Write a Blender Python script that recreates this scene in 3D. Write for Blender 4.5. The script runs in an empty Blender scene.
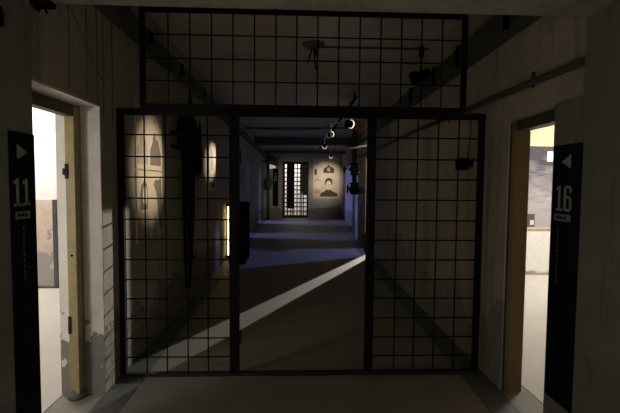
import bpy, bmesh, math, random
from mathutils import Vector, Matrix
random.seed(7)
sc = bpy.context.scene
C = sc.collection

# ------------------------------------------------------------------ helpers
class MB:
    def __init__(self):
        self.bm = bmesh.new()
    def box(self, x0, y0, z0, x1, y1, z1):
        v = [self.bm.verts.new(p) for p in ((x0,y0,z0),(x1,y0,z0),(x1,y1,z0),(x0,y1,z0),(x0,y0,z1),(x1,y0,z1),(x1,y1,z1),(x0,y1,z1))]
        for f in ((0,3,2,1),(4,5,6,7),(0,1,5,4),(1,2,6,5),(2,3,7,6),(3,0,4,7)):
            self.bm.faces.new([v[i] for i in f])
        return self
    def tube(self, pts, r, n=12, caps=True):
        pts = [Vector(p) for p in pts]
        rs = r if isinstance(r, (list, tuple)) else [r]*len(pts)
        rings = []
        prev = None
        for i, p in enumerate(pts):
            a = pts[max(i-1,0)]; b = pts[min(i+1,len(pts)-1)]
            d = (b-a).normalized()
            if prev is None:
                ref = Vector((0,0,1)) if abs(d.z) < .9 else Vector((1,0,0))
                u = d.cross(ref).normalized()
            else:
                u = (prev - d*prev.dot(d)).normalized()
            prev = u
            w = d.cross(u)
            rings.append([self.bm.verts.new(p + (u*math.cos(2*math.pi*k/n) + w*math.sin(2*math.pi*k/n))*rs[i]) for k in range(n)])
        for i in range(len(rings)-1):
            for k in range(n):
                f = self.bm.faces.new([rings[i][k], rings[i][(k+1)%n], rings[i+1][(k+1)%n], rings[i+1][k]])
                f.smooth = True
        if caps:
            self.bm.faces.new(rings[0][::-1]); self.bm.faces.new(rings[-1])
        return self
    def torus(self, c, axis, R, r, n=24, m=8):
        c = Vector(c); a = Vector(axis).normalized()
        ref = Vector((0,0,1)) if abs(a.z) < .9 else Vector((1,0,0))
        u = a.cross(ref).normalized(); w = a.cross(u)
        rings = []
        for i in range(n):
            t = 2*math.pi*i/n
            d = u*math.cos(t)+w*math.sin(t)
            rings.append([self.bm.verts.new(c + d*(R + r*math.cos(2*math.pi*k/m)) + a*r*math.sin(2*math.pi*k/m)) for k in range(m)])
        for i in range(n):
            for k in range(m):
                f = self.bm.faces.new([rings[i][k], rings[(i+1)%n][k], rings[(i+1)%n][(k+1)%m], rings[i][(k+1)%m]])
                f.smooth = True
        return self
    def prism(self, pts, d):
        """closed polygon of 3-D points pushed along the vector d"""
        d = Vector(d)
        a = [self.bm.verts.new(Vector(p)) for p in pts]
        b = [self.bm.verts.new(Vector(p)+d) for p in pts]
        n = len(a)
        self.bm.faces.new(a[::-1]); self.bm.faces.new(b)
        for i in range(n):
            self.bm.faces.new([a[i], a[(i+1)%n], b[(i+1)%n], b[i]])
        return self
    def shear(self):
        """the right wall runs slightly away from the corridor axis"""
        for v in self.bm.verts:
            v.co.x += 1.52 + .02*v.co.y
        return self
    def build(self, name, mat, parent=None, bevel=0):
        bmesh.ops.recalc_face_normals(self.bm, faces=self.bm.faces)
        me = bpy.data.meshes.new(name)
        self.bm.to_mesh(me); self.bm.free()
        o = bpy.data.objects.new(name, me)
        me.materials.append(mat)
        C.objects.link(o)
        if bevel:
            md = o.modifiers.new('bevel', 'BEVEL'); md.width = bevel; md.segments = 2; md.limit_method = 'ANGLE'
        if parent:
            o.parent = parent
            o.matrix_parent_inverse = Matrix.Translation(-Vector(parent.location))
        return o

def tag(o, label, cat, group=None):
    o['label'] = label; o['category'] = cat
    if group: o['group'] = group
    return o

def thing(name, loc, label, cat, group=None):
    o = bpy.data.objects.new(name, None); C.objects.link(o); o.location = loc
    o.empty_display_size = .05
    return tag(o, label, cat, group)

def struct(o):
    o['kind'] = 'structure'
    return o

def XR(y): return 1.52 + .02*y

# ------------------------------------------------------------------ materials
def new_mat(name):
    m = bpy.data.materials.new(name); m.use_nodes = True
    nt = m.node_tree; b = nt.nodes['Principled BSDF']
    return m, nt, b

def simple(name, col, rough=.6, metal=0, noise=.0, scale=30, bump=0):
    m, nt, b = new_mat(name)
    b.inputs['Base Color'].default_value = (*col, 1)
    b.inputs['Roughness'].default_value = rough
    b.inputs['Metallic'].default_value = metal
    if noise or bump:
        tc = nt.nodes.new('ShaderNodeTexCoord')
        n = nt.nodes.new('ShaderNodeTexNoise'); n.inputs['Scale'].default_value = scale; n.inputs['Detail'].default_value = 6
        nt.links.new(tc.outputs['Object'], n.inputs['Vector'])
        if noise:
            mx = nt.nodes.new('ShaderNodeMix'); mx.data_type = 'RGBA'
            mx.inputs[6].default_value = (*[c*(1-noise) for c in col], 1)
            mx.inputs[7].default_value = (*[min(1, c*(1+noise)) for c in col], 1)
            nt.links.new(n.outputs['Fac'], mx.inputs[0]); nt.links.new(mx.outputs[2], b.inputs['Base Color'])
        if bump:
            bp = nt.nodes.new('ShaderNodeBump'); bp.inputs['Strength'].default_value = bump; bp.inputs['Distance'].default_value = .02
            nt.links.new(n.outputs['Fac'], bp.inputs['Height']); nt.links.new(bp.outputs['Normal'], b.inputs['Normal'])
    return m

def emit(name, col, strength):
    m, nt, b = new_mat(name)
    b.inputs['Base Color'].default_value = (*col, 1)
    b.inputs['Emission Color'].default_value = (*col, 1)
    b.inputs['Emission Strength'].default_value = strength
    return m

def plaster(name, base, dirt, peel, level=.9, spread=.5, bricks=True, amount=1.0, streaks=True, nscale=2.3):
    """old painted plaster: clouds of dirt, run marks, and a lower zone that has flaked off down to the mortar"""
    m, nt, b = new_mat(name)
    N = nt.nodes.new; L = nt.links.new
    tc = N('ShaderNodeTexCoord')
    def noise(scale, detail=6, vec=None, rough=.6):
        n = N('ShaderNodeTexNoise'); n.inputs['Scale'].default_value = scale; n.inputs['Detail'].default_value = detail; n.inputs['Roughness'].default_value = rough
        L(vec or tc.outputs['Object'], n.inputs['Vector']); return n
    def ramp(sock, a, b_):
        r = N('ShaderNodeMapRange'); r.inputs['From Min'].default_value = a; r.inputs['From Max'].default_value = b_; r.clamp = True
        L(sock, r.inputs['Value']); return r.outputs['Result']
    def mix(fac, c1, c2):
        x = N('ShaderNodeMix'); x.data_type = 'RGBA'
        for k, c in ((6, c1), (7, c2)):
            if isinstance(c, tuple): x.inputs[k].default_value = (*c, 1)
            else: L(c, x.inputs[k])
        L(fac, x.inputs[0]); return x.outputs[2]
    def math_(op, a, b_):
        x = N('ShaderNodeMath'); x.operation = op
        for k, c in ((0, a), (1, b_)):
            if isinstance(c, (int, float)): x.inputs[k].default_value = c
            else: L(c, x.inputs[k])
        return x.outputs[0]
    n1 = noise(1.6); col = mix(ramp(n1.outputs['Fac'], .35, .7), base, dirt)
    n1b = noise(9, 8); col = mix(math_('MULTIPLY', ramp(n1b.outputs['Fac'], .5, .75), .35), col, tuple(c*.55 for c in dirt))
    if streaks:
        mp = N('ShaderNodeMapping'); mp.inputs['Scale'].default_value = (5, 5, .35); L(tc.outputs['Object'], mp.inputs['Vector'])
        n2 = noise(2.2, 3, mp.outputs['Vector']); col = mix(math_('MULTIPLY', ramp(n2.outputs['Fac'], .56, .66), .4), col, tuple(c*.45 for c in dirt))
    sx = N('ShaderNodeSeparateXYZ'); L(tc.outputs['Object'], sx.inputs['Vector'])
    n3 = noise(nscale, 9, rough=.55)
    h = math_('ADD', sx.outputs['Z'], math_('MULTIPLY', math_('SUBTRACT', n3.outputs['Fac'], .5), spread*6))
    mask = math_('MULTIPLY', ramp(h, level+.02, level-.02), amount)
    under = tuple(c*.8 for c in peel)
    if bricks:
        cb = N('ShaderNodeCombineXYZ'); L(math_('ADD', sx.outputs['X'], sx.outputs['Y']), cb.inputs['X']); L(sx.outputs['Z'], cb.inputs['Y'])
        br = N('ShaderNodeTexBrick'); L(cb.outputs['Vector'], br.inputs['Vector'])
        br.inputs['Scale'].default_value = 3.2
        br.inputs['Color1'].default_value = (*peel, 1); br.inputs['Color2'].default_value = (*[c*.8 for c in peel], 1)
        br.inputs['Mortar'].default_value = (*[c*.35 for c in peel], 1); br.inputs['Mortar Size'].default_value = .02
        under = mix(math_('MULTIPLY', ramp(n1b.outputs['Fac'], .3, .7), .5), br.outputs['Color'], tuple(c*1.2 for c in peel))
    col = mix(mask, col, under)
    L(col, b.inputs['Base Color']); b.inputs['Roughness'].default_value = .8
    bp = N('ShaderNodeBump'); bp.inputs['Strength'].default_value = .35; bp.inputs['Distance'].default_value = .03
    L(math_('SUBTRACT', n1b.outputs['Fac'], mask), bp.inputs['Height']); L(bp.outputs['Normal'], b.inputs['Normal'])
    return m

M = {}
M['wall'] = plaster('corridor_plaster', (.46,.42,.33), (.33,.30,.23), (.24,.23,.20), level=.45, spread=.22)
M['wall_right'] = plaster('corridor_plaster_right', (.54,.50,.41), (.40,.37,.30), (.40,.375,.32), level=.6, spread=.3, bricks=False)  # lighter base stands in for light bounced onto this wall
M['beam'] = plaster('beam_plaster', (.36,.36,.31), (.26,.26,.22), (.34,.34,.31), level=-9, spread=0, bricks=False)
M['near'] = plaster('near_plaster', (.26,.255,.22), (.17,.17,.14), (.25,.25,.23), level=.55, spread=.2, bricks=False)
M['reveal'] = plaster('left_reveal_plaster', (.70,.66,.61), (.60,.56,.51), (.27,.25,.22), level=.46, spread=.26, bricks=False, nscale=8)
M['white_reveal'] = plaster('white_reveal_plaster', (.84,.82,.79), (.80,.77,.73), (.30,.28,.25), level=.40, spread=.24, nscale=7, bricks=False, streaks=False)
M['far'] = plaster('far_plaster', (.40,.39,.37), (.32,.31,.29), (.24,.22,.18), level=.45, spread=.12, bricks=False)
M['room'] = plaster('whitewashed_room', (.84,.82,.79), (.80,.78,.75), (.45,.42,.37), level=.05, spread=.05, bricks=False, streaks=False)
M['room_yellow'] = plaster('cream_room', (.66,.57,.38), (.62,.53,.35), (.6,.55,.45), level=.0, spread=.02, bricks=False, streaks=False)
M['room_dark'] = simple('cell_plaster', (.40,.40,.40), .9, noise=.15, scale=4)
M['ceiling'] = plaster('ceiling_plaster', (.60,.57,.50), (.47,.45,.39), (.3,.3,.3), level=-9, spread=0, bricks=False, streaks=False)
M['floor'] = simple('concrete_floor', (.26,.245,.21), .62, noise=.22, scale=3.5, bump=.12)
M['room_floor'] = simple('room_screed', (.58,.55,.50), .6, noise=.12, scale=2.5, bump=.06)
M['strip'] = simple('dark_floor_paint', (.12,.125,.125), .6, noise=.25, scale=9, bump=.1)
M['iron'] = simple('black_iron', (.008,.006,.005), .8, 0, noise=.3, scale=40)
M['iron'].node_tree.nodes['Principled BSDF'].inputs['Specular IOR Level'].default_value = .15
M['rusty'] = simple('rust_iron', (.016,.010,.007), .8, 0, noise=.4, scale=60)
M['trunk'] = simple('dark_grey_paint', (.075,.072,.062), .6, noise=.3, scale=25)
M['pipe'] = simple('grey_pipe_paint', (.05,.047,.04), .6, noise=.2, scale=20)
M['conduit'] = simple('pale_conduit', (.75,.74,.70), .4)
M['cable'] = simple('brown_cable', (.13,.10,.07), .7)
M['wood'] = simple('yellow_painted_wood', (.36,.29,.14), .55, noise=.4, scale=18, bump=.15)
M['wood_dark'] = simple('dark_wood_head', (.09,.075,.045), .6, noise=.25, scale=14)
M['wood_brown'] = simple('brown_wood', (.15,.095,.042), .55, noise=.25, scale=12, bump=.1)
M['sign'] = simple('navy_sign_board', (.006,.008,.015), .8)
M['sign'].node_tree.nodes['Principled BSDF'].inputs['Specular IOR Level'].default_value = .12
M['signwhite'] = simple('grey_sign_print', (.34,.34,.34), .6)
M['plate'] = simple('pale_sign_plate', (.27,.27,.27), .6)
M['paper'] = simple('aged_print_paper', (.62,.55,.43), .8, noise=.12, scale=3)
M['paper_mid'] = simple('print_mid_tone', (.42,.37,.29), .8, noise=.25, scale=14)
M['paper_dark'] = simple('print_dark_tone', (.19,.165,.13), .8, noise=.3, scale=20)
M['paper_light'] = simple('print_light_tone', (.72,.66,.54), .8, noise=.08, scale=9)
M['black'] = simple('matt_black', (.005,.005,.005), 1)
M['black'].node_tree.nodes['Principled BSDF'].inputs['Specular IOR Level'].default_value = .0
M['spot_silver'] = simple('spot_housing', (.8,.78,.74), .35, .3)
M['glow'] = emit('lamp_light_gap', (1,.9,.78), 1.1)
M['orange'] = simple('orange_filter', (.55,.13,.02), .4)
M['lens'] = emit('spot_lens', (1,.85,.65), 6)
M['tube'] = emit('warm_tube', (1,.72,.25), 9)
M['wedge'] = emit('lamp_glass', (1,.95,.88), .35)
M['print_black'] = simple('print_black', (.07,.06,.05), .9, noise=.3, scale=20)
M['stain'] = simple('dark_stain', (.10,.09,.08), .9)
M['metal_edge'] = simple('panel_edge_steel', (.10,.10,.11), .4, .5)

def mural_mat():
    m, nt, b = new_mat('grey_photo_mural')
    N = nt.nodes.new; L = nt.links.new
    tc = N('ShaderNodeTexCoord'); sx = N('ShaderNodeSeparateXYZ'); L(tc.outputs['Object'], sx.inputs[0])
    mp = N('ShaderNodeMapping'); mp.inputs['Scale'].default_value = (3, 1, 9); mp.inputs['Rotation'].default_value = (0, .5, 0)
    L(tc.outputs['Object'], mp.inputs[0])
    n = N('ShaderNodeTexNoise'); n.inputs['Scale'].default_value = 1.6; n.inputs['Detail'].default_value = 8; L(mp.outputs[0], n.inputs[0])
    g = N('ShaderNodeMapRange'); g.inputs['From Min'].default_value = 2.1; g.inputs['From Max'].default_value = .9
    L(sx.outputs['Z'], g.inputs['Value'])
    a = N('ShaderNodeMath'); a.operation = 'MULTIPLY_ADD'; a.inputs[1].default_value = .9; L(n.outputs['Fac'], a.inputs[0])
    s = N('ShaderNodeMath'); s.operation = 'SUBTRACT'; s.inputs[1].default_value = .42; L(g.outputs[0], s.inputs[0]); L(s.outputs[0], a.inputs[2])
    r = N('ShaderNodeValToRGB'); r.color_ramp.elements[0].color = (.05,.045,.055,1); r.color_ramp.elements[1].color = (.42,.38,.40,1)
    r.color_ramp.elements[0].position = .12; r.color_ramp.elements[1].position = .85
    L(a.outputs[0], r.inputs[0]); L(r.outputs[0], b.inputs['Base Color']); b.inputs['Roughness'].default_value = .7
    return m
M['mural'] = mural_mat()

# ------------------------------------------------------------------ setting
H = 3.03           # ceiling height
def wall_y(mb, xa, xb, y0, y1, z1, openings):
    """wall along y between x = xa and xb with door openings (y0, y1, top)"""
    y = y0
    for a, b, t in sorted(openings):
        mb.box(xa, y, 0, xb, a, z1); mb.box(xa, a, t, xb, b, z1); y = b
    mb.box(xa, y, 0, xb, y1, z1)

# floor
struct(MB().box(-6.5, -7.2, -.1, 9, 20, 0).build('floor', M['floor']))
f2 = struct(MB().box(-6, -2.2, 0, -1.62, 2.75, .004).build('floor_room', M['room_floor']))
f3 = struct(MB().box(1.72, -2.4, 0, 6, 3.6, .004).build('floor_room.001', M['room_floor']))
# dark painted margins of the corridor floor
struct(MB().box(-1.33, -6, 0, -1.135, 15, .003).build('trim_1', M['strip']))
t2 = MB().box(-.2, -6, 0, 0, 8.2, .003).shear(); struct(t2.build('trim_2', M['strip']))
# left wall
w = MB(); wall_y(w, -1.73, -1.33, -1.09, 15.2, H, [(-1.09, -.26, 2.025), (8.3, 9.35, 2.25), (12.4, 13.6, 2.25)])
for v in w.bm.verts:
    if v.co.y < -.2 and v.co.x < -1.5: v.co.x = -1.63
struct(w.build('wall_left', M['wall']))
# right wall (runs slightly outwards)
w = MB(); wall_y(w, 0, .3, -1.1, 8.2, H, [(-1.1, -.28, 1.96), (5.38, 6.36, 2.1)])
for v in w.bm.verts:
    if v.co.y < -.2 and v.co.x > .1: v.co.x = .155
w.shear(); struct(w.build('wall_right', M['wall_right']))
struct(MB().box(2.1, 8.2, 0, 2.4, 15.2, H).build('wall_right.001', M['far']))
struct(MB().box(1.66, 8.19, 0, 2.4, 8.25, H).build('wall_right.002', M['far']))
# far wall with the barred gateway
w = MB(); w.box(-1.73, 15, 0, -.52, 15.3, H).box(.62, 15, 0, 2.4, 15.3, H).box(-.52, 15, 2.46, .62, 15.3, H)
struct(w.build('wall_far', M['far']))
# ceiling
struct(MB().box(-6.5, -7.2, H, 9, 20, H+.1).build('ceiling', M['ceiling']))
# near hall: thicker walls, beam overhead
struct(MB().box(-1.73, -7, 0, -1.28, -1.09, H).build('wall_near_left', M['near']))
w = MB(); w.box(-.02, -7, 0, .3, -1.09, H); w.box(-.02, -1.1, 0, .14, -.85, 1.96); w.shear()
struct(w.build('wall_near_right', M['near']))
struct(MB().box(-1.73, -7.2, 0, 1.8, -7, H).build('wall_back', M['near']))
bm_ = MB().prism([(-1.3,-1.1,2.352),(-1.3,-.97,2.405),(-1.3,-.97,H),(-1.3,-1.35,H),(-1.3,-1.35,2.36),(-1.3,-1.13,2.345)], (2.8,0,0))
struct(bm_.build('beam', M['beam']))
# cross beam far down the corridor
struct(MB().box(-1.33, 10.55, 2.78, 2.1, 11.0, H).build('beam.001', M['trunk']))
# left room behind doorway 11
w = MB(); w.box(-6.2, 2.75, 0, -1.73, 2.95, H).box(-6.2, -2.4, 0, -6, 2.75, H).box(-6.2, -2.4, 0, -1.73, -2.2, H)

struct(w.build('wall_room_left', M['room']))
struct(MB().box(-1.46, -.272, 0, -1.332, -.261, 2.02).build('trim_3', M['reveal']))
struct(MB().box(-1.63, -.272, 0, -1.54, -.261, 2.02).build('trim_6', M['white_reveal']))    # plastered reveal of the left doorway
struct(MB().box(-1.63, -1.08, 2.012, -1.332, -.272, 2.024).build('trim_4', M['reveal']))
# right room behind doorway 16
w = MB(); w.box(1.8, 3.6, 0, 6.2, 3.8, H).box(6, -2.4, 0, 6.2, 3.6, H).box(1.8, -2.6, 0, 6.2, -2.4, H)
struct(w.build('wall_room_right', M['room_yellow']))
struct(MB().box(1.9, 3.57, 0, 6, 3.6, .78).build('baseboard_room', M['room']))
struct(MB().box(1.9, 3.545, .78, 6, 3.6, .805).build('trim_5', M['room_yellow']))
# the two cells left and the cell right that throw light across the corridor
w = MB(); w.box(-6.4, 6.9, 0, -1.73, 7.1, H).box(-6.4, 10.9, 0, -1.73, 11.1, H).box(-6.4, 14.9, 0, -1.73, 15.1, H).box(-6.5, 7, 0, -6.3, 15, H)
struct(w.build('wall_cell_left', M['room_dark']))
w = MB(); w.box(2.4, 12.6, 0, 8.8, 12.8, H).box(8.6, 3.8, 0, 8.8, 12.6, H).box(1.9, 3.8, 0, 8.6, 3.9, H)
struct(w.build('wall_cell_right', M['room_dark']))
# bright yard room behind the far gate
w = MB(); w.box(-3, 18.5, 0, 3.4, 18.7, H).box(-3.2, 15.3, 0, -3, 18.7, H).box(3.2, 15.3, 0, 3.4, 18.7, H)
struct(w.build('wall_yard', M['room']))

# ------------------------------------------------------------------ door linings
d = MB().box(-1.538, -.335, 0, -1.468, -.272, 2.005)
door1 = struct(d.build('door_1', M['wood'], bevel=.006))
MB().box(-1.538, -1.08, 1.935, -1.473, -.335, 2.006).build('door_head', M['wood_dark'], door1)
MB().box(-1.49,-.35,0,-1.468,-.335,1.93).build('door_stop', M['wood'], door1)
MB().box(-1.536, -.344, 1.52, -1.518, -.335, 1.62).box(-1.552,-.342,1.545,-1.536,-.33,1.59).build('strike_plate', M['rusty'], door1)
MB().box(-1.537, -.344, .46, -1.52, -.335, .58).build('hinge', M['rusty'], door1)
MB().tube([(-1.505,-.335,1.0),(-1.505,-.339,1.0)], .008).build('screw_hole', M['black'], door1)
MB().tube([(-1.50,-.31,0),(-1.50,-.31,.04),(-1.50,-.31,.06)], [.06,.052,.035], 10).build('mortar_foot', M['strip'], door1)
d = MB().box(.04, -.30, 0, .15, -.281, 1.96); d.shear()
door2 = struct(d.build('door_2', M['wood_brown'], bevel=.004))
d = MB().box(.05, -.85, 1.885, .135, -.30, 1.955).shear(); d.build('door_head', M['wood_dark'], door2)
d = MB().box(.012, -.312, 0, .04, -.281, 1.94).shear(); d.build('door_architrave', M['wood_dark'], door2)

# ------------------------------------------------------------------ iron grilles
def bar(p, q, r=.0055): return MB().tube([p, q], r, 8)
up = thing('transom_grille', (.08,0,2.06), 'black iron transom grille of square mesh fixed above the corridor gate screen', 'grille')
ul, ur, ub, ut = -1.152, 1.312, 2.055, 2.80
f = MB().box(ul,-.018,ub,ul+.036,.018,ut).box(ur-.036,-.018,ub,ur,.018,ut).box(ul+.036,-.018,ub,ur-.036,.018,ub+.036).box(ul+.036,-.018,ut-.036,ur-.036,.018,ut)
f.build('frame', M['iron'], up)
for x in (-.945,-.785,-.625,-.465,-.305,-.145,.012,.17,.33,.49,.65,.808,.963,1.122):
    bar((x,0,ub+.02),(x,0,ut-.02)).build('vertical_bar', M['iron'], up)
for z in (2.265,2.43,2.605):
    bar((ul+.02,.011,z),(ur-.02,.011,z)).build('horizontal_bar', M['iron'], up)

gt = thing('gate_screen', (.07,0,0), 'black iron gate screen of square mesh with open middle doorway across the corridor', 'gate screen')
gl, gr, zt = -1.325, 1.468, 2.05
MB().box(gl,-.02,2.005,gr,.02,zt).build('header_bar', M['iron'], gt)
MB().box(gl,-.02,0.0,gr,.02,.028).build('sill_bar', M['rusty'], gt)
MB().box(gl,-.02,.028,gl+.042,.02,2.005).build('outer_post', M['iron'], gt)
MB().box(gr-.04,-.02,.028,gr,.02,2.005).build('outer_post', M['iron'], gt)
MB().box(-.492,-.025,.028,-.42,.025,2.005).build('door_post', M['iron'], gt)
MB().box(.56,-.025,.028,.622,.025,2.005).build('door_post', M['iron'], gt)
for x in (-1.13,-.975,-.815,-.66, .795,.95,1.11,1.27):
    bar((x,0,.02),(x,0,2.01)).build('vertical_bar', M['iron'], gt)
zs = [.145,.295,.45,.605,.755,.91,1.065,1.22,1.38,1.54,1.695,1.86]
for z in zs:
    bar((gl+.02,.011,z),(-.46,.011,z)).build('horizontal_bar', M['iron'], gt)
    bar((.6,.011,z),(gr-.02,.011,z)).build('horizontal_bar', M['iron'], gt)
for z in (.31, 1.70):
    MB().tube([(-.413,-.012,z-.05),(-.413,-.012,z+.05)], .012, 10).build('hinge', M['rusty'], gt)
MB().box(.545,-.03,.98,.562,.03,1.12).build('latch_keep', M['rusty'], gt)

# ------------------------------------------------------------------ number signs
def glyph(mb, ch, P, w=.05, h=.14, s=.017):
    """slab numerals from bars; P(u, z) gives the corners on the board, u to the reader's right"""
    def b(u0, z0, u1, z1): P(mb, u0, z0, u1, z1)
    if ch == '1':
        c = w*.52
        b(c-s/2, 0, c+s/2, h); b(c-s*1.5, 0, c+s*1.5, s*.8); b(c-s*1.45, h-s*1.5, c-s/2, h-s*.5)
    if ch == '6':
        b(0, s*.6, s, h-s*.6); b(s*.6, h-s*.9, w-s*.6, h); b(s*.6, 0, w-s*.6, s*.9)
        b(w-s, s*.6, w, h*.52); b(s, h*.5, w-s*.6, h*.5+s*.85); b(w-s, h*.72, w, h-s*.6)

def number_sign(num, label, loc, y_near, y_far, face, sgn, z0, z1, arrow, rd):
    """board flat on a wall facing along x; sgn is the direction it faces (+1 = +x); rd maps a reader coordinate to y"""
    t = thing('number_sign', loc, label, 'sign')
    b = MB().box(min(face, face+sgn*.006), y_near, z0, max(face, face+sgn*.006), y_far, z1)
    b.build('board', M['sign'], t, bevel=.003)
    fx = face+sgn*.006
    def P(mb, u0, za, u1, zb):
        ya, yb = rd(u0), rd(u1)
        mb.box(min(fx, fx+sgn*.002), min(ya, yb), za, max(fx, fx+sgn*.002), max(ya, yb), zb)
    a = MB()
    (u0, zc, wd, ht) = arrow
    a.prism([(fx, rd(u0), zc), (fx, rd(u0+wd), zc+ht/2), (fx, rd(u0+wd), zc-ht/2)], (sgn*.002, 0, 0))
    a.build('arrow', M['signwhite'], t)
    return t, P

# left board: reader's right is +y (away from the camera)
yl = -1.28
t, P = number_sign('11', 'dark blue sign board with arrow and number 11 beside the left doorway', (-1.28,-1.18,.3), -1.275, -1.09, -1.28, 1, .30, 1.728, (.115+.01,1.637,-.072,.07), lambda u: -1.275+u)
for k, u0 in enumerate((.022, .085)):
    g = MB(); glyph(g, '1', lambda mb,a,b_,c,d_: P(mb, u0+a, 1.385+b_, u0+c, 1.385+d_), .052, .128); g.build('numeral', M['signwhite'], t)
g = MB(); P(g, .03, 1.325, .135, 1.36); g.build('name_plate', M['plate'], t)
g = MB()
for a, b_ in ((.045,.058),(.062,.07),(.075,.09),(.096,.11)): 
    fx = -1.272
    g.box(fx, -1.275+a, 1.335, fx+.001, -1.275+b_, 1.35)
g.build('plate_print', M['sign'], t)
g = MB()
for k in range(9): P(g, .08, 1.29-k*.03, .089, 1.29-k*.03-.02)
g.build('small_print', M['stain'], t)
# right board: reader's right is -y (towards the camera)
t, P = number_sign('16', 'dark blue sign board with arrow and number 16 beside the right doorway', (1.48,-.96,.3), -1.105, -.872, 1.478, -1, .29, 1.725, (.075,1.632,.075,.075), lambda u: -.872-u)
g = MB(); glyph(g, '1', lambda mb,a,b_,c,d_: P(mb, .037+a, 1.362+b_, .037+c, 1.362+d_), .055, .14); g.build('numeral', M['signwhite'], t)
g = MB(); glyph(g, '6', lambda mb,a,b_,c,d_: P(mb, .105+a, 1.362+b_, .105+c, 1.362+d_), .062, .14); g.build('numeral', M['signwhite'], t)
g = MB(); P(g, .03, 1.307, .165, 1.345); g.build('name_plate', M['plate'], t)
g = MB()
for a, b_ in ((.05,.066),(.07,.08),(.085,.103),(.112,.13)):
    g.box(1.469, -.872-b_, 1.317, 1.470, -.872-a, 1.334)
g.build('plate_print', M['sign'], t)
g = MB()
for k in range(11): P(g, .06, 1.27-k*.03, .07, 1.27-k*.03-.02)
g.build('small_print', M['stain'], t)

# ------------------------------------------------------------------ trunks, pipes, cables
t = thing('cable_trunk', (-1.27,7,2.66), 'dark grey cable trunk running along the top of the left wall', 'trunking')
MB().box(-1.33,-.96,2.66,-1.2,14.98,2.665).box(-1.205,-.96,2.665,-1.2,14.98,2.735).box(-1.33,-.96,2.735,-1.2,14.98,2.74).build('channel', M['trunk'], t)
for y in (.35, 1.3, 2.4, 3.6, 5.2, 7.2, 9.6):
    MB().box(-1.225,y,2.65,-1.185,y+.05,2.75).box(-1.33,y,2.74,-1.2,y+.05,2.755).build('bracket', M['black'], t)
MB().tube([(-1.24,-.9+k*.5,2.765+.015*random.random()) for k in range(20)], .014, 8).build('cable', M['cable'], t)
tag(MB().tube([(-1.329,.18,2.85),(-1.30,.18,2.85)], .035, 12).build('wall_anchor', M['black']), 'small black iron anchor in the wall above the left trunk', 'anchor')

t = thing('pipe_duct', (XR(3)-.08,3,2.6), 'thick dark pipe duct running under the ceiling along the right wall', 'duct')
b = MB().box(-.13,-.96,2.53,-.001,8.1,2.535).box(-.13,-.96,2.535,-.125,8.1,2.645).box(-.13,-.96,2.645,-.001,8.1,2.65).shear(); b.build('channel', M['trunk'], t)
for y in (-.5, .35, 1.0, 1.9, 3.2, 5, 7):
    b = MB().box(-.15,y,2.52,-.125,y+.05,2.68).box(-.15,y,2.65,0,y+.05,2.685).shear(); b.build('bracket', M['black'], t)
b = MB().tube([(-.10,-.9+k*.45,2.68+.02*random.random()) for k in range(19)], .014, 8).shear(); b.build('cable', M['cable'], t)

t = thing('wall_pipe', (XR(3)-.04,3,2.17), 'dark round pipe running along the right wall below the duct', 'pipe')
b = MB().tube([(-.032,-1.085,2.135),(-.032,2,2.18),(-.032,8.15,2.2)], .022, 12).shear(); b.build('pipe', M['pipe'], t)
for y in (-.6, .9, 2.6, 4.6, 7):
    b = MB().box(-.012,y,2.12,-.001,y+.03,2.215).shear(); b.build('bracket', M['pipe'], t)

def cable(pts, label, name='wall_cable'):
    return tag(MB().tube(pts, .0032, 6).build(name, M['cable']), label, 'cable', 'cables down the left wall')
for y, z0, lab in ((-.66, 2.06, 'thin brown cable down the left wall above the doorway, nearest to the beam'),
               (-.45, 2.05, 'thin brown cable above the left doorway, second from the beam'),
               (-.31, 2.03, 'thin brown cable above the left doorway, third from the beam'),
               (-.22, 1.95, 'thin brown cable above the left doorway corner, fourth from the beam'),
               (-.08, 1.9, 'thin brown cable down the left wall nearest to the iron grille')):
    cable([(-1.325,y,2.66),(-1.325,y+.004,2.4),(-1.325,y-.003,z0)], lab)
cable([(-1.327,-.62,2.52),(-1.327,-.42,2.34),(-1.327,-.2,2.17)], 'thin brown cable slanting across the upright cables on the left wall')

t = thing('junction_box', (-1.2,-1.1,2.34), 'black junction box with loose wire ends at the left end of the beam', 'box')
MB().box(-1.24,-1.155,2.325,-1.145,-1.105,2.346).build('box', M['black'], t)
for k, x in enumerate((-1.235,-1.205,-1.185,-1.155)):
    MB().tube([(x,-1.13,2.327),(x+.006*(-1)**k,-1.13,2.318-.008*(k%3)),(x+.010*(-1)**k,-1.13,2.312-.008*(k%3))], .006, 6).build('wire_end', M['black'], t)
tag(MB().tube([(-1.28,-1.33,2.24),(-1.262,-1.33,2.24),(-1.255,-1.33,2.21),(-1.262,-1.325,2.16)], .012, 8).build('wall_hook', M['black']), 'small black hook on the near left wall above the number sign', 'hook')

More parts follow.
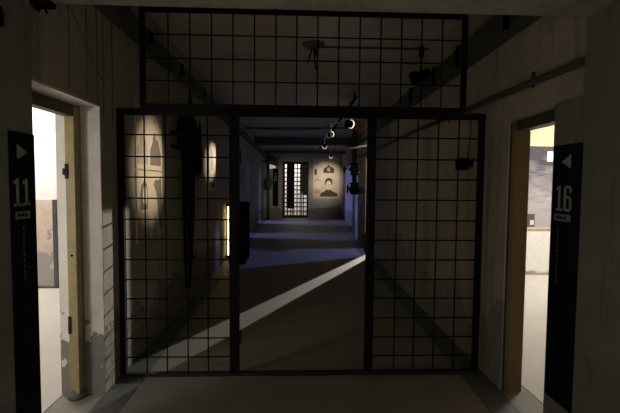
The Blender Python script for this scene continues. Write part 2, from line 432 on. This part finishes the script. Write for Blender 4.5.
# ceiling leftovers
t = thing('ceiling_rose', (.2,1.45,H), 'dark rusty ceiling rose with hanging wire ends above the grille', 'lamp fitting')
MB().tube([(.2,1.45,H),(.2,1.45,H-.03),(.2,1.45,H-.06)], [.13,.10,.04], 16).build('plate', M['trunk'], t)
for dx, dy, l in ((.02,.03,.22),(-.04,.0,.15),(.03,-.05,.12)):
    MB().tube([(.2+dx*.4,1.45+dy,H-.05),(.2+dx,1.45+dy,H-.05-l*.6),(.2+dx*1.6,1.45+dy,H-.05-l)], .01, 6).build('wire_end', M['black'], t)
tag(MB().tube([(.3,1.5,H-.012),(1.5,1.5,H-.012)], .012, 8).build('ceiling_conduit', M['pipe']), 'thin conduit crossing the ceiling from the rose to the right wall', 'conduit')
t = thing('cross_pipe', (0,7.9,2.97), 'thin dark pipe hung across the corridor under the far ceiling', 'pipe')
MB().tube([(-1.325,7.9,2.95),(0,7.9,2.97),(1.64,7.9,2.99)], .022, 10).build('pipe', M['pipe'], t)
for x in (-.9, .0, 1.1):
    MB().tube([(x,7.9,2.97),(x,7.9,H)], .012, 6).build('hanger', M['pipe'], t)
tag(MB().tube([(-1.2,7.8,2.95),(-.7,7.8,2.91),(-.2,7.8,2.90),(.35,7.8,2.915),(.9,7.8,2.97),(1.5,7.8,3.0)], .012, 8).build('sagging_cable', M['cable']), 'black cable sagging beside the thin cross pipe under the ceiling', 'cable')
tag(MB().tube([(-1.325,13.9,2.79),(2.09,13.9,2.79)], .05, 10).build('cross_pipe', M['trunk']), 'thick dark pipe crossing the corridor just before the end wall', 'pipe')
t = thing('light_conduit', (1.05,7.85,2.38), 'pale grey rod slanting from the right wall in front of the upright valve pipe', 'rod')
MB().tube([(1.625,5.95,2.36),(1.36,6.78,2.36),(1.05,7.75,2.375)], .020, 10).build('rod', M['conduit'], t)
MB().tube([(1.05,7.75,2.375),(1.05,7.75,H)], .010, 6).build('hanger', M['black'], t)

# ------------------------------------------------------------------ valve pipes
def flange(mb, c, ax, R, h):
    c = Vector(c); ax = Vector(ax)
    mb.tube([c-ax*h/2, c+ax*h/2], R, 16)
t = thing('valve_pipe', (1.46,6.9,1.2), 'black upright pipe with two valves standing off the right wall', 'valve pipe')
MB().tube([(1.46,6.9,1.3),(1.46,6.9,2.37),(1.46,6.9,3.02)], .055, 14).build('pipe', M['iron'], t)
v = MB()
for z in (1.74,2.0): flange(v, (1.46,6.9,z), (0,0,1), .11, .04)
v.tube([(1.46,6.9,1.74),(1.46,6.9,1.8),(1.46,6.9,1.87),(1.46,6.9,1.94),(1.46,6.9,2.0)], [.07,.09,.11,.09,.07], 14)
v.tube([(1.46,6.9,1.87),(1.38,6.9,1.87),(1.34,6.9,1.87)], [.075,.06,.04], 12)
vb = v.build('valve_body', M['iron'], t)
MB().tube([(1.36,6.9,1.87),(1.19,6.9,1.87)], .016, 8).build('spindle', M['iron'], vb)
hw = MB().torus((1.21,6.9,1.87), (1,0,0), .075, .014)
hw.tube([(1.21,6.9,1.80),(1.21,6.9,1.94)], .009, 6).tube([(1.21,6.83,1.87),(1.21,6.97,1.87)], .009, 6); hw.build('handwheel', M['iron'], vb)
v = MB()
for z in (1.52,1.3): flange(v, (1.46,6.9,z), (0,0,1), .11, .04)
v.tube([(1.46,6.9,1.52),(1.46,6.9,1.46),(1.46,6.9,1.38),(1.46,6.9,1.3),(1.46,6.9,1.25)], [.07,.10,.13,.11,.08], 14)
v.tube([(1.46,6.9,1.38),(1.34,6.9,1.38)], [.08,.05], 12)
vb = v.build('valve_body', M['iron'], t)
hw = MB().torus((1.30,6.9,1.38), (1,0,0), .09, .015); hw.tube([(1.30,6.9,1.3),(1.30,6.9,1.46)], .01, 6).tube([(1.34,6.9,1.38),(1.29,6.9,1.38)], .014, 8); hw.build('handwheel', M['iron'], vb)
MB().tube([(1.46,6.9,1.36),(1.47,6.6,1.36),(1.48,6.25,1.36),(1.61,6.23,1.36)], .075, 12).build('branch_pipe', M['iron'], t)

t = thing('valve_pipe', (-1.08,14,0), 'dark upright pipe with lumpy valve standing in the far left corner', 'valve pipe')
MB().tube([(-1.08,14,0),(-1.08,14,2.73)], .06, 12).build('pipe', M['trunk'], t)
v = MB()
for z in (1.28,1.75): flange(v, (-1.08,14,z), (0,0,1), .13, .05)
v.tube([(-1.08,14,1.28),(-1.08,14,1.4),(-1.08,14,1.55),(-1.08,14,1.7),(-1.08,14,1.75)], [.09,.15,.19,.14,.09], 14)
v.tube([(-1.08,14,1.52),(-.86,14,1.55)], .06, 10)
vb = v.build('valve_body', M['trunk'], t)
hw = MB().torus((-.85,14,1.55), (1,0,0), .1, .02); hw.tube([(-.85,14,1.46),(-.85,14,1.64)], .012, 6); hw.build('handwheel', M['trunk'], vb)
MB().tube([(-1.08,14,2.42),(-1.32,14,2.42)], .03, 8).build('bracket', M['trunk'], t)

# ------------------------------------------------------------------ dark iron bundle on the left wall
t = thing('iron_rack', (-1.27,1.75,.25), 'tall dark iron rack of pointed upright bars hung on the left wall behind the gate', 'iron rack')
MB().box(-1.33,1.6,1.9,-1.28,1.9,2.25).build('back_plate', M['iron'], t)
for y, z0, z1, x in ((1.36,1.84,2.34,-1.235),(1.46,1.80,2.30,-1.225),(1.57,1.82,2.42,-1.235),(1.68,1.80,2.62,-1.225),(1.79,1.84,2.40,-1.235),(1.90,1.80,2.31,-1.225),(2.03,1.78,2.28,-1.235),(2.20,1.72,2.32,-1.23)):
    y += .09
    MB().tube([(x,y,z0-.05),(x,y,z0+.02),(x,y,z1-.14),(x,y,z1)], [.006,.024,.022,.003], 8).build('pointed_bar', M['iron'], t)
MB().box(-1.33,1.32,2.02,-1.19,2.24,2.05).build('cross_strap', M['iron'], t)
MB().box(-1.33,1.34,1.88,-1.20,2.22,1.905).build('cross_strap', M['iron'], t)
MB().tube([(-1.21,2.02,1.86),(-1.21,2.02,1.80),(-1.21,2.02,1.70),(-1.21,2.02,1.62),(-1.21,2.02,1.59)], [.03,.065,.075,.06,.03], 12).build('hanging_weight', M['iron'], t)
MB().tube([(-1.25,1.79,1.9),(-1.25,1.79,1.2),(-1.26,1.79,.6),(-1.27,1.79,.24)], [.075,.07,.05,.03], 10).build('post', M['iron'], t)
MB().tube([(-1.25,1.79,.62),(-1.20,1.87,.60)], .02, 8).build('post_stub', M['iron'], t)

# small black box with wire on right wall
t = thing('wall_speaker', (XR(.42),.42,1.62), 'small black speaker box with a wire on the right wall behind the gate', 'speaker')
b = MB().box(-.10,.37,1.635,-.012,.47,1.735).shear(); b.build('body', M['black'], t, bevel=.006)
b = MB().box(-.03,.31,1.66,-.001,.345,1.72).box(-.02,.345,1.68,-.001,.38,1.70).shear(); b.build('bracket', M['black'], t)
b = MB().tube([(-.02,.40,1.73),(-.012,.375,1.85),(-.012,.36,2.0),(-.012,.36,2.14)], .005, 6).shear(); b.build('wire', M['cable'], t)

# ------------------------------------------------------------------ pictures
def poly_x(x, pts, d=.0015):      # flat print shape on the left wall: pts are (y, z)
    return MB().prism([(x, y, z) for y, z in pts], (d, 0, 0))
def poly_y(y, pts, d=-.002):
    return MB().prism([(x, y, z) for x, z in pts], (0, d, 0))
def oval(cx, cz, a, b, n=20): return [(cx+a*math.cos(2*math.pi*k/n), cz+b*math.sin(2*math.pi*k/n)) for k in range(n)]

p = MB().box(-1.33,.34,1.615,-1.318,1.02,2.17).build('photo_print', M['paper'])
tag(p, 'upper sepia print of dark figure groups on the left wall behind the gate', 'picture')
x0 = -1.318
poly_x(x0, [(.36,1.66),(.36,1.78),(.42,1.84),(.45,1.92),(.50,1.94),(.54,1.88),(.60,1.84),(.62,1.66)]).build('printed_figures', M['paper_mid'], p)
poly_x(x0, [(.68,1.66),(.68,1.80),(.74,1.86),(.77,1.95),(.81,1.97),(.84,1.90),(.90,1.90),(.93,1.83),(.97,1.78),(.97,1.66)]).build('printed_figures', M['paper_dark'], p)
poly_x(x0, oval(.80,2.07,.03,.025)).build('printed_mark', M['paper_mid'], p)
poly_x(x0, [(.42,2.0),(.45,2.10),(.50,2.13),(.55,2.08),(.56,2.0),(.52,2.04),(.47,2.04)]).build('printed_mark', M['paper_mid'], p)
p = MB().box(-1.33,.34,.98,-1.318,1.02,1.60).build('photo_print', M['paper'])
tag(p, 'lower sepia print of two long-haired portraits on the left wall behind the gate', 'picture')
poly_x(x0, [(.42,1.26),(.42,1.40),(.45,1.48),(.52,1.52),(.58,1.48),(.61,1.36),(.59,1.26)]).build('printed_hair', M['paper_dark'], p)
poly_x(x0+.0015, oval(.525,1.385,.055,.085)).build('printed_face', M['paper_light'], p)
poly_x(x0, [(.34,.98),(.34,1.16),(.42,1.25),(.52,1.22),(.60,1.25),(.64,1.12),(.63,.98)]).build('printed_dress', M['paper_mid'], p)
poly_x(x0, [(.76,1.48),(.82,1.53),(.90,1.52),(.97,1.55),(.99,1.3),(.98,1.0),(.90,1.1),(.86,1.32),(.82,1.42)]).build('printed_hair', M['paper_dark'], p)
poly_x(x0, [(.70,.98),(.74,1.15),(.80,1.2),(.86,1.1),(.88,.98)]).build('printed_dress', M['paper_mid'], p)

p = MB().box(-1.33,3.28,1.38,-1.31,3.80,2.15).build('wall_photo', M['paper_light'])
tag(p, 'narrow brightly lit photo panel on the left wall just before the black cabinet', 'picture')
poly_x(-1.31, [(3.4,1.7),(3.4,1.95),(3.48,2.05),(3.56,1.9),(3.6,1.7)]).build('printed_figure', M['paper_mid'], p)
poly_x(-1.31, [(3.4,1.42),(3.4,1.54),(3.5,1.48),(3.6,1.56),(3.68,1.5),(3.74,1.55),(3.74,1.42)]).build('printed_figure', M['paper_dark'], p)

# far wall portraits
Y = 14.998
p = MB().box(.82,14.985,.86,1.98,14.999,2.62).build('portrait_panel', M['paper'])
tag(p, 'big spot-lit panel with printed portraits on the end wall beside the barred gate', 'picture')
y0 = 14.985
poly_y(y0, [(1.27,1.98),(1.27,2.14),(1.33,2.22),(1.42,2.24),(1.46,2.32),(1.51,2.34),(1.56,2.25),(1.68,2.23),(1.74,2.14),(1.74,1.98)]).build('printed_group', M['print_black'], p)
poly_y(y0-.002, oval(1.5,2.13,.07,.09)).build('printed_group_centre', M['paper_mid'], p)
poly_y(y0, [(.88,1.90),(.88,2.14),(.98,2.14),(.98,1.90)]).build('printed_block', M['print_black'], p)
h_ = poly_y(y0, [(1.35,1.44),(1.34,1.6),(1.38,1.72),(1.47,1.77),(1.58,1.76),(1.66,1.68),(1.67,1.55),(1.65,1.44)]); h_.build('printed_hair', M['print_black'], p)
poly_y(y0-.002, oval(1.505,1.44,.125,.20)).build('printed_face', M['paper_light'], p)
for nm, pts in (('printed_eye', oval(1.455,1.48,.03,.016,10)), ('printed_eye', oval(1.555,1.48,.03,.016,10)), ('printed_mouth', oval(1.505,1.345,.04,.014,10)), ('printed_nose', [(1.495,1.47),(1.515,1.47),(1.525,1.39),(1.485,1.39)])):
    poly_y(y0-.004, pts).build(nm, M['paper_mid'], p)
poly_y(y0-.0005, [(1.12,.95),(1.16,1.10),(1.36,1.20),(1.44,1.28),(1.57,1.28),(1.65,1.19),(1.88,1.09),(1.92,.95)]).build('printed_shoulders', M['print_black'], p)
poly_y(y0, oval(1.03,1.47,.15,.22)).build('printed_face', M['paper_light'], p)
for nm, pts in (('printed_hair', [(.88,1.55),(.92,1.7),(1.03,1.74),(1.14,1.68),(1.18,1.55),(1.10,1.63),(.96,1.63)]), ('printed_eye', oval(.975,1.5,.05,.018,10)), ('printed_eye', oval(1.085,1.5,.05,.018,10)), ('printed_mouth', oval(1.03,1.34,.05,.016,10)), ('printed_shoulders', [(.84,1.08),(.9,1.2),(1.0,1.26),(1.07,1.26),(1.12,1.2),(1.12,1.08)])):
    poly_y(y0-.002, pts).build(nm, M['paper_mid'], p)

# far sign and lamp
t = thing('number_sign', (-.82,15,.52), 'dark blue sign board on the end wall left of the barred gate', 'sign')
MB().box(-.94,14.975,.52,-.70,14.999,2.16).build('board', M['sign'], t)
g = MB().box(-.86,14.972,1.62,-.83,14.975,1.84).box(-.80,14.972,1.62,-.77,14.975,1.84).box(-.85,14.972,1.9,-.79,14.975,1.95); g.build('numeral', M['signwhite'], t)
t = thing('wall_lamp', (-1.0,15,2.2), 'lit wall lamp with wedge-shaped white glass on the end wall above the far sign', 'lamp')
MB().tube([(-.95,14.999,2.42),(-.95,14.97,2.42)], .27, 24).build('back_disc', M['stain'], t)
MB().prism([(-1.10,14.9,2.34),(-1.10,14.9,2.14),(-.82,14.9,2.17),(-.82,14.9,2.26)], (0,.068,0)).build('glass', M['wedge'], t)

# ------------------------------------------------------------------ barred gate at the end
t = thing('barred_gate', (.05,15.05,0), 'dark barred iron gate closing the far end of the corridor', 'gate')
f = MB().box(-.515,15.03,0,-.41,15.09,2.455).box(.545,15.03,0,.615,15.09,2.455).box(-.44,15.03,2.35,.545,15.09,2.455).box(-.44,15.03,0,.545,15.09,.12)
f.build('frame', M['rusty'], t)
for k in range(6):
    x = -.29+.139*k
    MB().tube([(x,15.06,.1),(x,15.06,2.37)], .022, 8).build('vertical_bar', M['rusty'], t)
for k in range(11):
    z = .30+.186*k
    MB().box(-.45,15.05,z-.024,.55,15.07,z+.024).build('horizontal_bar', M['rusty'], t)
MB().box(.40,15.02,1.0,.55,15.10,1.28).build('lock_box', M['rusty'], t)
tag(MB().box(-.36,16.2,.34,-.02,16.6,2.7).build('dark_board', M['black']), 'tall dark board standing in the bright room beyond the left half of the far gate', 'board')
l1 = bpy.data.objects['dark_board']
MB().box(-.34,16.25,.0,-.30,16.5,.34).box(-.10,16.25,0,-.06,16.5,.34).build('leg', M['black'], l1)
tag(MB().box(.27,16.2,1.05,.80,16.6,2.7).build('brown_board', M['wood_dark']), 'brown board standing in the bright room beyond the right half of the far gate', 'board')
l2 = bpy.data.objects['brown_board']
MB().box(.33,16.25,0,.37,16.5,1.05).box(.60,16.25,0,.64,16.5,1.05).build('leg', M['wood_dark'], l2)

# ------------------------------------------------------------------ black cabinet with light behind
t = thing('exhibit_cabinet', (-1.06,4.9,0), 'black upright exhibit cabinet with a yellow light behind it by the left wall', 'cabinet')
MB().box(-1.20,4.45,.0,-.91,5.35,1.10).build('body', M['black'], t, bevel=.005)
MB().box(-1.21,4.44,1.10,-.90,5.36,1.125).build('top', M['black'], t)
MB().tube([(-1.275,4.9,.1),(-1.275,4.9,1.05)], .012, 10).build('light_tube', M['tube'], t)
MB().box(-1.3295,4.94,.04,-1.25,4.96,.1).box(-1.3295,4.94,1.05,-1.25,4.96,1.10).build('tube_holder', M['black'], t)

# ------------------------------------------------------------------ track and spotlights
tag(MB().box(.98,3.6,2.90,1.015,13.4,2.93).box(.985,3.8,2.93,1.01,3.83,H).box(.985,8.3,2.93,1.01,8.33,H).box(.985,13.2,2.93,1.01,13.23,H).build('light_track', M['black']), 'black ceiling track carrying the spotlights along the right half of the corridor', 'track')
def spot(loc, aim, label, orange=False, scale=1.0, lit=False, track=.9975, ring='spot_silver'):
    loc = Vector(loc); d = (Vector(aim)-loc).normalized()
    t = thing('spotlight', loc, label, 'spotlight', 'spotlights on the ceiling track')
    k = scale
    MB().tube([loc-d*.13*k, loc-d*.11*k, loc+d*.06*k], [.03*k,.06*k,.06*k], 16).build('housing', M['black'], t)
    r = MB().tube([loc+d*.055*k, loc+d*.062*k, loc+d*.125*k, loc+d*.13*k], [.06*k,.078*k,.078*k,.074*k], 20, caps=False)
    r.build('collar', M['orange'] if orange else M[ring], t)
    r = MB().tube([loc-d*.03*k, loc-d*.005*k], .066*k, 20); r.build('band', M[ring] if ring == 'black' else M['glow'], t)
    MB().tube([loc+d*.056*k, loc+d*.066*k], .055*k, 16).build('lens', M['lens'] if lit else M['black'], t)
    y = MB().tube([loc+Vector((0,0,.06*k)), (loc.x,loc.y,2.88)], .011, 8).tube([(loc.x,loc.y,2.80),(loc.x,loc.y,2.899)], .026, 10)
    if abs(loc.x-track) > .02: y.tube([(loc.x,loc.y,2.885),(track,loc.y,2.885)], .012, 8)
    y.build('yoke', M[ring], t)
    return loc+d*.15*k, d
lights = []
def lamp(kind, name, loc, energy, col, aim=None, size=.1, angle=60, blend=.5, sx=None):
    L = bpy.data.lights.new(name, kind); L.energy = energy; L.color = col
    if kind == 'SPOT': L.spot_size = math.radians(angle); L.spot_blend = blend; L.shadow_soft_size = size
    elif kind == 'AREA':
        L.size = size
        if sx: L.shape = 'RECTANGLE'; L.size_y = sx
    else: L.shadow_soft_size = size
    o = bpy.data.objects.new(name, L); C.objects.link(o); o.location = loc
    if aim is not None: o.rotation_euler = (Vector(aim)-Vector(loc)).to_track_quat('-Z', 'Y').to_euler()
    return o
WARM = (1,.82,.63)
p_, d_ = spot((1.28,1.05,2.61), (-1.32,.66,1.7), 'dark spotlight beside the right pipe duct just behind the iron gate', track=1.28, ring='black', scale=.8)
lamp('SPOT', 'spot_beam', p_, 300, WARM, (-1.32,.70,1.64), .03, 22, 1)
p_, d_ = spot((1.05,4.5,2.60), (1.9,5.3,2.55), 'silver-banded spotlight with orange filter nearest to the iron gate', True, 1.15)
lamp('SPOT', 'spot_beam', p_, 30, (1,.86,.7), (1.64,7.0,1.9), .03, 70, 1)
p_, d_ = spot((.83,6.3,2.63), (-1.3,3.68,1.8), 'silver-banded spotlight second from the iron gate')
lamp('SPOT', 'spot_beam', p_, 800, WARM, (-1.3,3.55,1.86), .03, 11, 1)
p_, d_ = spot((.90,9.3,2.62), (1.42,14.9,1.7), 'silver-banded spotlight third from the iron gate')
lamp('SPOT', 'spot_beam', p_, 170, (1,.9,.78), (.0,14.9,.9), .05, 40, 1)
p_, d_ = spot((1.42,13.0,2.56), (1.45,14.95,1.8), 'small lit spotlight nearest to the end wall portraits', False, 1.0, True)
lamp('SPOT', 'spot_beam', p_, 150, WARM, (1.40,14.95,1.66), .03, 54, 1)

# ------------------------------------------------------------------ rooms: what shows through the doorways
p = MB().box(-4.2,2.725,.02,-3.34,2.748,1.25).build('plaster_panel', M['far'])
tag(p, 'patch of crumbling bare plaster edged with dark metal in the bright left room', 'wall panel')
p.data.materials.clear(); p.data.materials.append(plaster('crumbled_plaster', (.66,.60,.53), (.50,.38,.30), (.42,.40,.37), level=.5, spread=.4, nscale=4, bricks=False, streaks=False))
MB().box(-3.36,2.70,.0,-3.315,2.746,1.25).box(-4.2,2.70,0,-3.36,2.724,.03).build('edge_strip', M['metal_edge'], p)
p = MB().box(3.0,3.55,.80,6,3.568,2.15).build('photo_mural', M['mural'])
tag(p, 'large grey photo mural on the back wall of the bright right room', 'mural')
MB().box(4.17,3.545,1.90,4.27,3.55,2.07).build('printed_window', M['paper_light'], p)
MB().box(3.78,3.546,.82,4.0,3.55,1.03).build('printed_block', M['stain'], p)
MB().box(3.92,3.543,.85,3.985,3.546,.93).build('printed_patch', M['paper_light'], p)

# ------------------------------------------------------------------ lamps of the place, plus added hall fill
lamp('AREA', 'room_lamp_left', (-4.0,1.9,2.9), 75, (1,.94,.89), (-4.0,1.9,0), .8, sx=.8)
lamp('POINT', 'room_bulb_left', (-2.3,-1.55,1.3), 26, (1,.93,.87), size=.12)
lamp('AREA', 'room_lamp_right', (4.3,2.2,2.9), 105, (1,.94,.88), (4.3,2.2,0), .8, sx=.8)
lamp('AREA', 'yard_lamp', (0,17.2,2.98), 90, (1,.93,.86), (0,17.2,0), 1.4)
BLUE = (.29,.34,1)
lamp('SPOT', 'cell_lamp_right', (3.6,6.4,2.8), 260, BLUE, (.6,5.5,.0), .08, 80, .4)
lamp('SPOT', 'cell_lamp_white', (4.57,11.3,2.75), 4300, (1,.93,.85), (1.2,4.6,.1), .02, 40, .4)
lamp('SPOT', 'cell_lamp_left', (-5.6,9.2,2.3), 900, BLUE, (0,8.6,0), .12, 46, .4)
lamp('SPOT', 'cell_lamp_left', (-5.6,13.3,2.3), 1200, BLUE, (0,12.8,0), .12, 50, .4)
lamp('AREA', 'hall_fill_rear', (0,-6.9,1.5), 6, (1,.92,.74), (0,0,1.7), 1.2, sx=1.8)  # added fill from behind the camera, an assumed source with no fitting
lamp('AREA', 'hall_fill_low', (.1,-4.0,.8), 8.5, (1,.88,.66), (0,1.2,2.6), 1.4, sx=.8)  # added low fill aimed upwards to brighten the ceiling beyond the beam

# ------------------------------------------------------------------ world, camera, view
w = bpy.data.worlds.new('world'); sc.world = w; w.use_nodes = True
w.node_tree.nodes['Background'].inputs[0].default_value = (0,0,0,1)
f_px = 414.93; yaw, pitch, roll = .0382, .0545, .0085
cy, sy, cp, sp = math.cos(yaw), math.sin(yaw), math.cos(pitch), math.sin(pitch)
fwd = Vector((sy*cp, cy*cp, -sp)); rt = Vector((cy, -sy, 0)); upv = rt.cross(fwd)
r2 = rt*math.cos(roll)+upv*math.sin(roll); u2 = -rt*math.sin(roll)+upv*math.cos(roll)
cam = bpy.data.cameras.new('camera'); co = bpy.data.objects.new('camera', cam); C.objects.link(co)
cam.sensor_width = 36; cam.lens = f_px/620*36; cam.clip_start = .02
m = Matrix((( r2.x, u2.x, -fwd.x, 0), (r2.y, u2.y, -fwd.y, -3.188), (r2.z, u2.z, -fwd.z, 1.5), (0,0,0,1)))
co.matrix_world = m
sc.camera = co
sc.view_settings.view_transform = 'Standard'; sc.view_settings.look = 'None'; sc.view_settings.gamma = 1
sc.view_settings.use_curve_mapping = False
sc.view_settings.exposure = 0
sc.cycles.use_denoising = True
sc.cycles.max_bounces = 12; sc.cycles.diffuse_bounces = 8; sc.cycles.sample_clamp_indirect = 4
